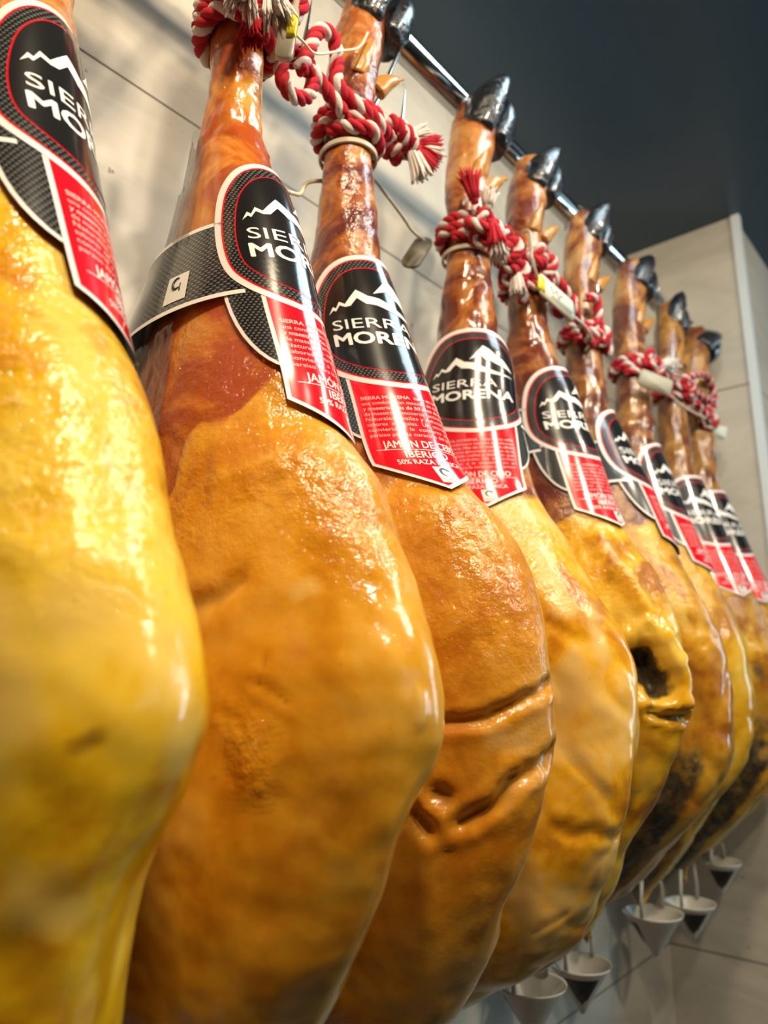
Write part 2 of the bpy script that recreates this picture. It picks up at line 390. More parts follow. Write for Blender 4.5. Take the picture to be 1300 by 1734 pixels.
# marks on the skin: (kind, width, depth, [(theta, c), ...])
MARKS = {
 1: [('brown', .0038, .0, [(-.24,-.0175),(-.175,-.0155)]), ('pale', .011, 0, [(-.30,-.055),(-.18,-.06)]), ('pale', .016, 0, [(-.05,.17),(-.10,.10)]),
     ('pale', .014, 0, [(.25,-.02),(.1,.01),(-.3,.02)]), ('pale', .012, 0, [(-.55,.02),(-.45,-.01)])],
 2: [('brown', .006, .003, [(-1.47,.03),(-1.15,.037),(-1.02,.044)]), ('crease', .0022, .0009, [(-.98,0),(-.88,-.004),(-.80,-.0095)]),
     ('rough', .011, .0003, [(-.98,-.022),(-.93,-.038)]), ('pale', .003, -.0012, [(-.06,-.006),(-.055,-.017)]),
     ('pale', .007, 0, [(-.72,.037),(-.66,.040)]),      ('crease', .002, .001, [(-.90,.010),(-.93,-.002)]), ('pale', .016, 0, [(-.42,-.15),(-.36,-.20)]), ('rough', .02, .0, [(-.4,.11),(-.9,.09)])],
 3: [('crease', .0035, .0042, [(-1.0,-.024),(-.81,-.0226),(-.56,-.020),(-.34,-.012),(.07,-.002)]),
     ('crease', .0045, .0048, [(-.66,-.072),(-.576,-.068),(-.45,-.062),(-.34,-.0503),(.15,-.0385)]),
     ('pit', .0050, .004, [(-.83,-.058),(-.76,-.060)]), ('pit', .0050, .005, [(-.93,-.069),(-.84,-.076)]),
     ('pale', .010, 0, [(-.5,-.03),(-.3,-.032)]), ('rough', .02, 0, [(-.63,.10),(-.3,.10)]), ('rough', .012, 0, [(-.4,.095),(-.25,.07)])],
 4: [('crease', .005, .0024, [(-.75,-.100),(-.60,-.104),(-.45,-.101),(-.3,-.105),(0,-.107)]), ('crease', .003, .0008, [(-.72,-.173),(-.6,-.166),(-.41,-.159)]),
     ('brown', .006, .0, [(-.25,-.13),(-.20,-.14)]), ('pale', .013, 0, [(-.55,.10),(-.6,.05)]), ('pale', .010, 0, [(-.3,.05),(-.35,.02)]),
     ('brown', .008, 0, [(-.75,.14),(-.6,.155)]), ('pale', .02, 0, [(-.9,-.15),(-.6,-.18)]), ('pale', .012, 0, [(-.65,.01),(-.7,-.02)])],
 5: [('hole', .011, .020, [(-.62,.016),(-.54,.004),(-.47,-.004)]), ('ridge', .010, -.007, [(-.62,.12),(-.45,.06),(-.28,.02),(-.12,-.015)]),
     ('crease', .004, .010, [(-.55,-.026),(-.30,-.030),(.1,-.030)]), ('brown', .014, 0, [(-.6,-.045),(-.4,-.05)])],
 6: [('mold', .022, 0, [(-.7,-.15),(-.6,-.18)]), ('brown', .014, .003, [(-.7,.0),(-.5,-.035)]), ('crease', .003, .003, [(-.75,.02),(-.35,.035)]),
     ('pale', .01, 0, [(-.55,.05),(-.6,.08)])],
 7: [('mold', .02, 0, [(-.75,-.12),(-.6,-.17),(-.45,-.20)])],
 8: [('mold', .024, 0, [(-.8,-.09),(-.66,-.17)]), ('mold', .012, 0, [(-.6,.0),(-.65,.02)])],
 9: [('mold', .02, 0, [(-.7,-.1),(-.6,-.18)])],
}
def seg_dist(p, q0, q1):
    d = q1-q0; l = d.dot(d); t = 0 if l == 0 else max(0, min(1, (p-q0).dot(d)/l))
    return (p-(q0+d*t)).length
def body_mesh(h, parent):
    sp = SPEC[h]; nz = sp['nz']; nt = int(nz*.8)
    # denser below, where the ham is wide
    zs = [-.262+.830*(.75*(i/nz)+.25*(i/nz)**2) for i in range(nz+1)]
    marks = [(k, w, d, [Vector(surf(h, t, c)) for t, c in pts]) for k, w, d, pts in MARKS[h]]
    rnd = h*7.31
    V = []; A = {k: [] for k in ('meat','mold','pale','brown','wrinkle')}
    for c in zs:
        for j in range(nt):
            th = 2*math.pi*j/nt
            a, b, cc = surf(h, th, c)
            p = Vector((a, b, cc)); q = Vector((a*1.0+rnd, b-ROW[h], cc))
            labz = sstep(.11, .14, c)*(1-sstep(.295, .32, c))
            amp = (1-.85*labz)*(1-.5*sstep(.33, .4, c))
            n1 = noise.noise(q*13); n2 = noise.noise(q*38+Vector((5,1,2))); n3 = noise.noise(q*95)
            off = amp*(.0030*n1+.0013*n2+.0006*n3)
            if h >= 4: off += amp*.0052*noise.noise(Vector((q.x*16, q.y*24+h*3, q.z*9)))*(1-.5*sstep(.16, .22, c))-amp*.0022*max(0, .25-abs(noise.noise(Vector((q.x*20+9, q.y*20, q.z*20)))))*4
            if c > .33:                                 # sinews and bone under the skin of the shank
                off += .0016*noise.noise(Vector((q.x*60, q.y*60, c*14+h)))*1.3+.0011*noise.noise(q*120)
            m = dict(meat=0, mold=0, pale=0, brown=0, wrinkle=.35)
            side = (1-math.cos(th))/2
            mc = sp['meat']-.075*side
            if h == 2: mc = .160-.035*sstep(.4, 1.1, abs(math.atan2(math.sin(th), math.cos(th))))-.05*sstep(1.1, 1.7, abs(math.atan2(math.sin(th), math.cos(th)))); off -= .0018*sstep(mc-.004, mc+.004, c+.008*noise.noise(q*22))*(1-labz)
            m['meat'] = sstep(mc-(.006 if h == 2 else .02), mc+(.006 if h == 2 else .02), c+.012*noise.noise(q*22))
            if h >= 5:                                  # cut face with mould behind the yellow rim
                cut = sstep(.25, .62, -math.sin(th))*sstep(.03, -.10, c) if h > 5 else sstep(.3, .6, -math.sin(th))*sstep(-.02, -.09, c)
                cut = sstep(.22, .52, -math.sin(th))*(1-sstep(-.13 if h == 5 else -.10, -.04 if h == 5 else .0, c))
                m['mold'] = .70*cut; off -= .004*cut
                m['brown'] = .62*sstep(.28, .6, -math.sin(th))*(1-sstep(-.05, .09, c))*(.7+.8*noise.noise(q*18))
            w = .10+.85*sstep(.02, .09, c)*(1-sstep(.18, .24, c)) + .35*sstep(.33, .4, c)
            if h == 3: w = .3+.5*sstep(-.02, .02, c)
            if h == 1: w = .08+.9*sstep(.0, .06, c)
            m['wrinkle'] = w*(1-.5*sstep(-.03, -.12, c) if c < -.03 else 1)
            for kind, wd, dp, pts in marks:
                if abs(pts[0].z-p.z) > .2: continue
                d = min(seg_dist(p, pts[i], pts[i+1]) for i in range(len(pts)-1))
                if d > wd*3.2: continue
                d *= 1+.35*noise.noise(p*140)
                g = math.exp(-(d/wd)**2)
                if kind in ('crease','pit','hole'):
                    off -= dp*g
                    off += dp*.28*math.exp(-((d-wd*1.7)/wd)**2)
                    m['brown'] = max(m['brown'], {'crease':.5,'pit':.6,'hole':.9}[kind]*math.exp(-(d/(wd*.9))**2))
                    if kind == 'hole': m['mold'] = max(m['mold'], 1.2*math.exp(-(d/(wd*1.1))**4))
                elif kind == 'ridge': off -= dp*g
                elif kind == 'rough':
                    m['wrinkle'] = max(m['wrinkle'], 1.3*g); m['pale'] = max(m['pale'], .35*g)
                    off += .0012*g*noise.noise(p*330)
                else:
                    off -= dp*g; m[kind] = max(m[kind], {'mold':.62,'brown':.55 if wd > .004 else .72,'pale':.8}[kind]*g)
            V.append(W(*surf(h, th, c, off)))
            for k in A: A[k].append(m[k])
    mb = MB(); F = []
    for i in range(nz):
        for j in range(nt):
            k = (j+1) % nt
            F.append((i*nt+j, i*nt+k, (i+1)*nt+k, (i+1)*nt+j))
    n0 = len(V)
    V.append(W(.388, ROW[h], -.266)); V.append(W(.348, ROW[h]+LEAN(.575), .574))
    for k in A: A[k] += [A[k][0], A[k][-1]]
    for j in range(nt):
        F.append((n0, (j+1) % nt, j)); F.append((n0+1, nz*nt+j, nz*nt+(j+1) % nt))
    mb.add(V, F)
    lo, mi, hi, ml, mm, mh = sp['mat']
    o = mb.build('meat_body', ham_material('cured_ham_skin', lo, mi, hi, ml, mm, mh, h, sp['gloss']), parent)
    for k, vals in A.items():
        at = o.data.attributes.new(k, 'FLOAT', 'POINT'); at.data.foreach_set('value', vals)
    return o
def claw(parent, h, base, direction, side, L=.046, r=.0135, name='hoof', m='hoof', seed=0):
    """one pointed half of the cloven hoof, flat on its inner side"""
    D = Vector(direction).normalized(); S = Vector(side); S = (S-D*S.dot(D)).normalized(); N = D.cross(S)
    vs = []; n = 18; K = 16
    for i in range(K+1):
        t = i/K
        rr = r*(1.0+.18*math.sin(t*math.pi))*(1-t**(2.6 if name == 'hoof' else 1.25))**(.62 if name == 'hoof' else .8) if t < 1 else 0
        rr = max(rr, .0002)
        ctr = Vector(base)+D*(L*t)-S*(.006*t*t)+N*(.010*t*t)
        for k in range(n):
            a = 2*math.pi*k/n; x = math.cos(a); y = math.sin(a)
            if x < 0: x *= .45
            p = ctr+S*(x*rr)+N*(y*rr*1.15)
            p += (p-ctr).normalized()*.0012*noise.noise(p*150+Vector((seed,0,0)))+Vector((0,0,.0014))*noise.noise(p*260)
            vs.append(p)
    fs = [tuple(range(n))[::-1], tuple(K*n+k for k in range(n))]
    for i in range(K):
        for k in range(n): fs.append((i*n+k, i*n+(k+1) % n, (i+1)*n+(k+1) % n, (i+1)*n+k))
    b = MB(); b.add(vs, fs); return b.build(name, M[m], parent)

# ---- the printed sleeve, laid out flat (u to the right, v down, metres), cut into small pieces, then bent round the ham
def cut_grid(bm, du=.003, dv=.004):
    us = [v.co.x for v in bm.verts]; vs = [v.co.y for v in bm.verts]
    x = math.floor(min(us)/du)*du+du
    while x < max(us):
        bmesh.ops.bisect_plane(bm, geom=bm.verts[:]+bm.edges[:]+bm.faces[:], plane_co=(x,0,0), plane_no=(1,0,0)); x += du
    if dv:
        y = math.floor(min(vs)/dv)*dv+dv
        while y < max(vs):
            bmesh.ops.bisect_plane(bm, geom=bm.verts[:]+bm.edges[:]+bm.faces[:], plane_co=(0,y,0), plane_no=(0,1,0)); y += dv
def flat_from_bm(bm):
    bm.verts.index_update()
    return [(v.co.x, v.co.y) for v in bm.verts], [tuple(v.index for v in f.verts) for f in bm.faces]
def flat_poly(loops, du=.003, dv=.004):
    """filled polygon; loops[0] outer, the others are holes"""
    pts = []; edges = []
    for lp in loops:
        k = len(pts); pts += [Vector(p) for p in lp]
        edges += [(k+i, k+(i+1) % len(lp)) for i in range(len(lp))]
    v, e, f, *_ = delaunay_2d_cdt(pts, edges, [], 1, 1e-6)
    bm = bmesh.new(); bv = [bm.verts.new((p.x, p.y, 0)) for p in v]
    def inside(x, y, lp):
        c = False
        for i in range(len(lp)):
            (x1, y1), (x2, y2) = lp[i-1], lp[i]
            if (y1 > y) != (y2 > y) and x < (x2-x1)*(y-y1)/(y2-y1)+x1: c = not c
        return c
    for t in f:
        cx = sum(v[i].x for i in t)/len(t); cy = sum(v[i].y for i in t)/len(t)
        if inside(cx, cy, loops[0]) and not any(inside(cx, cy, l) for l in loops[1:]):
            try: bm.faces.new([bv[i] for i in t])
            except ValueError: pass
    cut_grid(bm, du, dv); r = flat_from_bm(bm); bm.free(); return r
def flat_text(s, size, x, y, width=None, align='LEFT', bold=0, du=.003, xs=1.0):
    cu = bpy.data.curves.new('lettering', 'FONT'); cu.body = s; cu.size = size; cu.align_x = 'LEFT'
    cu.resolution_u = 3
    ob = bpy.data.objects.new('lettering', cu); me = bpy.data.meshes.new_from_object(ob)
    bm = bmesh.new(); bm.from_mesh(me); bpy.data.objects.remove(ob); bpy.data.meshes.remove(me); bpy.data.curves.remove(cu)
    x0 = min(v.co.x for v in bm.verts); x1 = max(v.co.x for v in bm.verts)
    k = width/(x1-x0) if width else xs
    ox = {'LEFT': x, 'CENTER': x-(x1-x0)*k/2, 'RIGHT': x-(x1-x0)*k}[align]
    for v in bm.verts: v.co = ((v.co.x-x0)*k+ox, y-v.co.y, 0)
    cut_grid(bm, du, None); vs, fs = flat_from_bm(bm); bm.free()
    if bold <= 0: return vs, fs
    V2 = []; F2 = []; n = len(vs); d = bold*size        # heavier strokes: the same glyphs again, shifted all round
    for i in range(8):
        a = math.pi*i/4; V2 += [(u+math.cos(a)*d*1.2, v+math.sin(a)*d) for u, v in vs]; F2 += [tuple(q+n*i for q in f) for f in fs]
    return V2, F2
def shrink(lp, d):
    n = len(lp); out = []
    area2 = sum(lp[i-1][0]*lp[i][1]-lp[i][0]*lp[i-1][1] for i in range(n)); sg = 1 if area2 > 0 else -1
    for i in range(n):
        p0, p1, p2 = lp[i-1], lp[i], lp[(i+1) % n]
        e1 = Vector((p1[0]-p0[0], p1[1]-p0[1])).normalized(); e2 = Vector((p2[0]-p1[0], p2[1]-p1[1])).normalized()
        n1 = Vector((-e1.y, e1.x))*sg; n2 = Vector((-e2.y, e2.x))*sg
        m = n1+n2; m = m/max(.35, m.dot(n1)*1.0) if m.length > 1e-6 else n1
        k = d/max(.5, (n1+n2).normalized().dot(n1)) if (n1+n2).length > 1e-6 else d
        nn = (n1+n2).normalized() if (n1+n2).length > 1e-6 else n1
        out.append((p1[0]+nn.x*k, p1[1]+nn.y*k))
    return out
def blob(d=0):
    """outline of the big badge: round shoulders, wide low, gently bowed underside"""
    keys = [(0,.0),(.018,.0022),(.034,.011),(.047,.028),(.0545,.052),(.0565,.075),(.053,.092),(.043,.104),(.029,.1125),(.013,.117),(0,.1185)]
    right = spline([(x, y, 0) for x, y in keys], .003)
    pts = [(p.x, p.y) for p in right]; pts += [(-x, y) for x, y in pts[-2:0:-1]]
    return shrink(pts, d) if d else pts
rib = [(-.037,.106),(.037,.106),(.037,.177),(0,.196),(-.037,.177)]
def ribbon(d=0): return shrink(rib, d) if d else rib
def wing(s, d=0):
    pts = [(s*.030,.100),(s*.058,.100)]+[(s*(.030+.028*math.cos(t)), .100+.058*math.sin(t)**.9) for t in [i*math.pi/2/10 for i in range(1, 11)]]
    if d: pts = shrink(pts, d)
    return pts
def mountains():
    """two snow ridges drawn as white blades on the black ground"""
    a = [(-.044,.0580),(-.0395,.0520),(-.0370,.0535),(-.0335,.0485),(-.0290,.0510),(-.0180,.0400),(-.0095,.0455),(-.0010,.0470),(.012,.0530),(.022,.0560),(.044,.0600),
         (.020,.0590),(.006,.0565),(-.004,.0530),(-.012,.0520),(-.0185,.0470),(-.0245,.0530),(-.0290,.0535),(-.0335,.0515),(-.0375,.0560),(-.0395,.0548)]
    b = [(-.0050,.0435),(.0055,.0330),(.0090,.0290),(.0150,.0330),(.0225,.0400),(.0300,.0440),(.0420,.0545),(.0300,.0505),(.0215,.0480),(.0150,.0450),(.0110,.0445),(.0065,.0400)]
    return [a, b]
S0 = {}
def build_flat():
    L = []            # (material, layer, verts, faces)
    def put(dst, m, layer, vf): dst.append((m, layer, vf[0], vf[1]))
    base = []
    for s in (-1, 1):
        put(base, 'white_print', 1, flat_poly([wing(s)])); put(base, 'weave', 2, flat_poly([wing(s, .0022)]))
    put(base, 'white_print', 3, flat_poly([ribbon()])); put(base, 'red_print', 4, flat_poly([ribbon(.0024)]))
    put(base, 'white_print', 5, flat_poly([blob()])); put(base, 'red_print', 6, flat_poly([blob(.0042)]))
    put(base, 'weave', 7, flat_poly([blob(.0054)])); put(base, 'red_print', 8, flat_poly([blob(.0125)])); put(base, 'black_print', 9, flat_poly([blob(.0133)]))
    for lp in (blob(), ribbon(), wing(1), wing(-1)): put(base, 'paper_back', 0, flat_poly([lp], .004, .006))
    S0['base'] = base
    let = []
    put(let, 'white_letter', 10.5, flat_text('SIERRA', .0122, -.0365, .0680, .057))
    put(let, 'white_letter', 10.5, flat_text('MORENA', .0140, -.037, .0815, .0735, bold=.030))
    lines = ['SIERRA MORENA  nace en un valle', 'una combinacion maestra de esfuerzo', 'y maestria. Mas de 50 anos de oficio', 'de maestros jamoneros tambien de la',
             'Naturaleza. valles y dehesas que', 'sabores  naturales.  Un  microclima', 'convierte  a  la  comarca  en  el', 'paraiso para la curacion del jamon']
    for i, s in enumerate(lines):
        put(let, 'small_letter', 5.2, flat_text(s, .0036, -.031, .1275+.0041*i, .061, bold=.02 if i in (0,2) else 0, du=.004))
    put(let, 'white_letter', 5.2, flat_text('JAMÓN DE CEBO', .0074, 0, .1648, .050, 'CENTER', .012))
    put(let, 'white_letter', 5.2, flat_poly([[(-.030,.1660),(.030,.1660),(.030,.1664),(-.030,.1664)]]))
    put(let, 'white_letter', 5.2, flat_text('IBÉRICO', .0068, 0, .1722, .027, 'CENTER', .012))
    put(let, 'white_letter', 5.2, flat_text('50% RAZA IBÉRICA', .0050, 0, .1773, .041, 'CENTER', .012))
    S0['letter'] = let
    S0['mount'] = []
    for p in mountains(): put(S0['mount'], 'white_letter', 10.5, flat_poly([[(x*.85, .0515+(y-.0515)*1.08-.0050) for x, y in p]], .002, None))
    def cert(cx, cy, w, hh, lay):
        r = []; x0, x1, y0, y1 = cx-w/2, cx+w/2, cy-hh/2, cy+hh/2
        put(r, 'cert_white', lay, flat_poly([[(x0,y0),(x1,y0),(x1,y1),(x0,y1)]]))
        R, ccx, ccy = w*.28, cx, cy-hh*.16                   # hooked ring with a thick brow and a tail
        ring = []
        for i in range(15):
            t = math.radians(-60-i*15); ring.append((ccx+R*math.cos(t), ccy+R*math.sin(t)))
        inner = [(ccx+(x-ccx)*(.86-.35*math.sin(math.pi*i/14)), ccy+(y-ccy)*(.86-.35*math.sin(math.pi*i/14))) for i, (x, y) in enumerate(ring)]
        put(r, 'ink', lay+.7, flat_poly([ring+inner[::-1]], .002, None))
        put(r, 'ink', lay+.7, flat_poly([[(ccx+R*.2,ccy-R*1.15),(ccx+R*1.15,ccy-R*.5),(ccx+R*.9,ccy-R*.1),(ccx-R*.1,ccy-R*.7)]], .002, None))
        for k in range(3):
            yy = cy+hh*(.22+.09*k)
            put(r, 'tag_grey', lay+.7, flat_poly([[(x0+w*.14,yy),(x1-w*(.14+.05*k),yy),(x1-w*(.14+.05*k),yy+hh*.03),(x0+w*.14,yy+hh*.03)]], .004, None))
        return r
    S0['cert1'] = cert(.004, .1850, .0115, .0120, 5.2)
build_flat()
TURN = {1:34,2:14,3:-20,4:-49,5:-8,6:21,7:8,8:-25,9:-25}
LTOP = {1:.320,2:.306,3:.297,4:.303,5:.303,6:.301,7:.296,8:.283,9:.283}
SLOPES = {1:.99,2:.955,3:.955,4:.86,5:.86,6:.88,7:.90,8:.90,9:.90}
def bender(h):
    """returns f(u, v, layer) -> world point on the sleeve surface"""
    th0 = math.radians(TURN[h]); NT = 180; NC = 24
    cs = [LTOP[h]+.004-(.215)*i/(NC-1) for i in range(NC)]; tab = []
    for c in cs:
        ac, w, bc, t = section(h, c, True); cum = [0]
        ths = [th0-math.pi+2*math.pi*k/NT for k in range(NT+1)]
        pr = None
        for th in ths:
            p = (-w*math.cos(th), t*math.sin(th))
            if pr: cum.append(cum[-1]+math.hypot(p[0]-pr[0], p[1]-pr[1]))
            pr = p
        mid = cum[NT//2]; tab.append(([x-mid for x in cum], ths))
    tabx = [np.array(x[0]) for x in tab]; tht = np.array(tab[0][1])
    def theta(u, c):
        f = (cs[0]-c)/(cs[0]-cs[-1])*(NC-1); f = min(max(f, 0), NC-1.001); i = int(f); r = f-i
        return float(np.interp(u, tabx[i], tht))*(1-r)+float(np.interp(u, tabx[i+1], tht))*r
    def f(u, v, lay):
        c = LTOP[h]-v*SLOPES[h]
        return W(*surf(h, theta(u, c), c, .0004+lay*.00013, True))
    return f
def bent(name, flats, h, fn, parent):
    mb = MB(); mats = []; uvs = []
    for m, lay, vs, fs in flats:
        if m not in mats: mats.append(m)
        mb.add([fn(u, v, lay) for u, v in vs], fs, mats.index(m)); uvs += vs
    o = mb.build(name, [M[k] for k in mats], parent)
    uvl = o.data.uv_layers.new(name='flat')
    idx = np.zeros(len(o.data.loops), dtype=np.int32); o.data.loops.foreach_get('vertex_index', idx)
    uvl.data.foreach_set('uv', np.array(uvs, dtype=np.float32)[idx].ravel())
    return o
def strap(h, parent):
    """collar band closing the sleeve round the back of the shank, flaring away from it"""
    th0 = math.radians(TURN[h]); N = 90; R = 14
    mb = MB(); mats = ['paper_back','white_print','weave','cert_white','ink']; uvs = []
    def pt(k, q, lay):
        th = th0+.75+(2*math.pi-1.5)*k/N; back = (1-math.cos(th-th0))/2
        flare = .007*math.sin(math.pi*k/N)
        ct = LTOP[h]-.050*SLOPES[h];  cb = LTOP[h]-.104*SLOPES[h]-.012*back
        c = ct+(cb-ct)*q
        a, b, cc = surf(h, th, c, lay*.00015-.0004+flare*q, True)
        return (a, b, cc), ((th-th0)*.045, (LTOP[h]-c)/SLOPES[h])
    def layer(q0, q1, lay, m, rows):
        vs = []; fs = []
        for i in range(rows+1):
            for k in range(N+1):
                p, uv = pt(k, q0+(q1-q0)*i/rows, lay); vs.append(W(*p)); uvs.append(uv)
        for i in range(rows):
            for k in range(N):
                fs.append((i*(N+1)+k, i*(N+1)+k+1, (i+1)*(N+1)+k+1, (i+1)*(N+1)+k))
        mb.add(vs, fs, mats.index(m))
    layer(0, 1, -1, 'paper_back', R); layer(0, .05, 1.2, 'white_print', 2); layer(.95, 1, 1.2, 'white_print', 2); layer(.0, 1, .6, 'weave', R)
    return mb, mats, uvs, pt
def make_label(h, parent):
    fn = bender(h)
    lab = bent('paper_label', S0['base'], h, fn, parent); lab['label'] = 'glossy black badge with red ribbon tail and white edging'
    sm, mats, uvs, pt = strap(h, parent)
    o = sm.build('label_collar', [M[k] for k in mats], lab)
    uvl = o.data.uv_layers.new(name='flat')
    idx = np.zeros(len(o.data.loops), dtype=np.int32); o.data.loops.foreach_get('vertex_index', idx)
    uvl.data.foreach_set('uv', np.array(uvs, dtype=np.float32)[idx].ravel())
    bent('lettering', [q for q in S0['letter'] if q[1] > 6], h, fn, lab)
    bent('ribbon_lettering', [q for q in S0['letter'] if q[1] < 6], h, fn, lab)
    bent('mountain_emblem', S0['mount'], h, fn, lab)
    bent('certification_mark', S0['cert1'], h, fn, lab)
    # second certification mark, on the collar to the left of the badge
    k0, k1 = 76.0, 71.8; b = MB(); vs = []; fs = []
    n = 6
    for i in range(n+1):
        for j in range(n+1): vs.append(W(*pt(k0+(k1-k0)*j/n, .55+.33*i/n, 3)[0]))
    for i in range(n):
        for j in range(n): fs.append((i*(n+1)+j, i*(n+1)+j+1, (i+1)*(n+1)+j+1, (i+1)*(n+1)+j))
    b.add(vs, fs, 0)
    ring = [W(*pt((k0+k1)/2+1.0*math.cos(t)*.8, .66+.065*math.sin(t), 4)[0]) for t in [math.radians(50+i*20) for i in range(13)]]
    b.tube(ring, [.0004+.0005*math.sin(math.pi*i/12) for i in range(13)], 6, 1)
    ring2 = [W(*pt((k0+k1)/2+.7, q, 4)[0]) for q in (.67, .72, .76)]
    b.tube(ring2, .0004, 5, 1)
    b.build('certification_mark', [M['cert_white'], M['ink']], lab)
hams = {}
for h in range(1, 10):
    r = thing('cured_ham', W(.388, ROW[h], -.266), SPEC[h]['label'], 'ham', 'cured hams hanging in a row from the rail')
    hams[h] = r
    body_mesh(h, r)
    b0 = ROW[h]+LEAN(.54)
    (dx, dy, dz), L, rr = {2:((.25,.2,1),.07,.018), 3:((.25,.3,1),.070,.0175), 4:((.22,.30,1),.074,.0195), 5:((.28,.35,1),.060,.0165), 6:((.25,.3,1),.062,.0165),
        7:((.12,.55,1),.066,.0185), 8:((.10,.15,1),.060,.0150), 9:((.25,.9,.75),.062,.0215)}.get(h, ((.25,.4,1),.06,.017))
    for s in (-1, 1):
        claw(r, h, W(.343, b0+.007+.009*s, .527), (dx, dy+.10*s, dz), (.25*s, s, 0), seed=h+s, L=L, r=rr)
    for s in (-1, 1):
        claw(r, h, W(.337, ROW[h]+LEAN(.48)+.011*s+.003, .466), (.42, .32+.30*s, 1.0), (1, 0, 0), L=.038, r=.0068, name='dewclaw', m='spur', seed=h*3+s)
    make_label(h, r)

# ------------------------------------------------------------------ rail
b = MB(); RA, RC, RR = .378, .601, .0145
b.tube([W(RA, y, RC) for y in (-1.2, 0, .6, 1.2, 1.2815)], RR, 40)
rail = b.build('hanging_rail', M['chrome'], origin=W(RA, -1.2, RC)); tag(rail, 'polished chrome tube rail running along the wall under the dark ceiling', 'rail')
for y in (-.75, -.1):
    b = MB(); b.tube([W(.5, y, RC), W(RA+RR*.9, y, RC)], .006, 16); b.tube([W(.5, y, RC), W(.494, y, RC)], .018, 24)
    b.build('wall_bracket', M['chrome'], rail)

# ------------------------------------------------------------------ ropes
def twisted(mb, pts, R, pitch=.023, mats=(0,0,1), phase=0, step=.0014):
    P = spline(pts, step); m = len(P)
    T = [(P[min(i+1,m-1)]-P[max(i-1,0)]).normalized() for i in range(m)]
    N = Vector((0,0,1)) if abs(T[0].z) < .9 else Vector((1,0,0)); s = 0
    C3 = [[], [], []]
    for i in range(m):
        N = (N-T[i]*N.dot(T[i])).normalized(); B = T[i].cross(N)
        if i: s += (P[i]-P[i-1]).length
        for k in range(3):
            a = 2*math.pi*(s/pitch+k/3)+phase
            C3[k].append(P[i]+(N*math.cos(a)+B*math.sin(a))*R*.52)
    for k in range(3): mb.tube(C3[k], R*.57, 8, mats[k])
    return P, T
rng = random.Random(4)
def fray(parent, root, d, L=.028, red=True, spread=.28, n=60, core=.0040):
    """brush of loose yarn ends"""
    d = Vector(d).normalized(); mb = MB()
    s1 = d.orthogonal().normalized(); s2 = d.cross(s1)
    root = Vector(root)
    mb.tube([root-d*.004, root+d*L*.25, root+d*L*.55, root+d*L*.8], [core*.9, core, core*.9, core*.35], 10, 0)
    for i in range(n):
        a = rng.uniform(0, 2*math.pi); q = math.sqrt(rng.random())
        o = (s1*math.cos(a)+s2*math.sin(a))
        e = L*rng.uniform(.7, 1.0); w = spread*q; g = Vector((0,0,-.12*e*q))
        pts = [root+o*core*q, root+d*e*.3+o*(core*(.4+q)), root+d*e*.6+o*(core*(.4+q)+e*w*.25)+g*.4, root+d*e*.85+o*(core*(.4+q)+e*w*.6)+g, root+d*e+o*(core*(.4+q)+e*w*.8)+g+Vector((rng.uniform(-1,1),rng.uniform(-1,1),rng.uniform(-2,.5)))*.001]
        mb.tube(pts, [.0012,.0013,.0012,.0009,.0004], 5, 0)
    o = mb.build('frayed_end', M['red_yarn' if red else 'white_yarn'], parent)
    o['label'] = 'frayed red yarn end' if red else 'frayed white yarn end'
    return o
def wrap_pts(h, c0, turns, R, dc=.0095, start=0.0, jit=.001):
    out = []; n = int(turns*14)
    for i in range(n+1):
        th = start+2*math.pi*i/14; c = c0+dc*i/14
        ac, w, bc, t = section(h, c)
        out.append(W(ac-(w+R*1.02)*math.cos(th)+jit*math.sin(i*1.7), bc+(t+R*1.02)*math.sin(th), c+jit*math.sin(i*2.3)))
    return out
def knot_pts(ctr, r, tilt=(1,0,0), turns=2.6, seed=0):
    """lumpy overhand knot"""
    rr = random.Random(seed); c = Vector(ctr); out = []
    q = Vector((0,0,1)).rotation_difference(Vector(tilt).normalized())
    for i in range(int(turns*10)):
        t = 2*math.pi*i/10
        p = Vector(((1+.42*math.cos(1.5*t))*math.cos(t), (1+.42*math.cos(1.5*t))*math.sin(t), .75*math.sin(1.5*t)))*r
        out.append(c+q @ p)
    return out
def make_rope(h, label, c0, turns, knot=None, knot_r=.0105, paths=(), R=.0052, fr=(), tilt=(1,-.4,.2), start=-1.5):
    org = W(.35, ROW[h]+LEAN(c0), c0-.01)
    t = thing('twisted_rope', org, label, 'rope', 'red and white ropes tied round the hams')
    mb = MB(); twisted(mb, wrap_pts(h, c0, turns, R, start=start), R); mb.build('wrapped_coil', [M['red_yarn'], M['white_yarn']], t)
    if knot:
        for i, k in enumerate(knot):
            mb = MB(); twisted(mb, knot_pts(W(*k), knot_r, tilt, seed=h+i), R*.93); mb.build('knot', [M['red_yarn'], M['white_yarn']], t)
    for p in paths:
        mb = MB(); twisted(mb, [W(*q) for q in p], R); mb.build('rope_loop', [M['red_yarn'], M['white_yarn']], t)
    for (p, q, L, red) in fr:
        P = W(*p); Q = W(*q); fray(t, P, Q-P, L, red)
    return t
make_rope(1, 'rope on the nearest ham, outside the top left of the view', .405, 2)
make_rope(2, 'fuzzy red and white rope bundle with drooping white tassels on the large amber ham', .418, 3,
    knot=[(.322,.240,.436),(.318,.262,.443)], knot_r=.0125, R=.0056,
    fr=[((.312,.232,.430),(.308,.226,.405),.030,False),((.308,.246,.436),(.300,.250,.405),.034,False),((.316,.222,.436),(.310,.205,.430),.02,True),((.322,.245,.420),(.320,.243,.400),.024,True)], start=0)
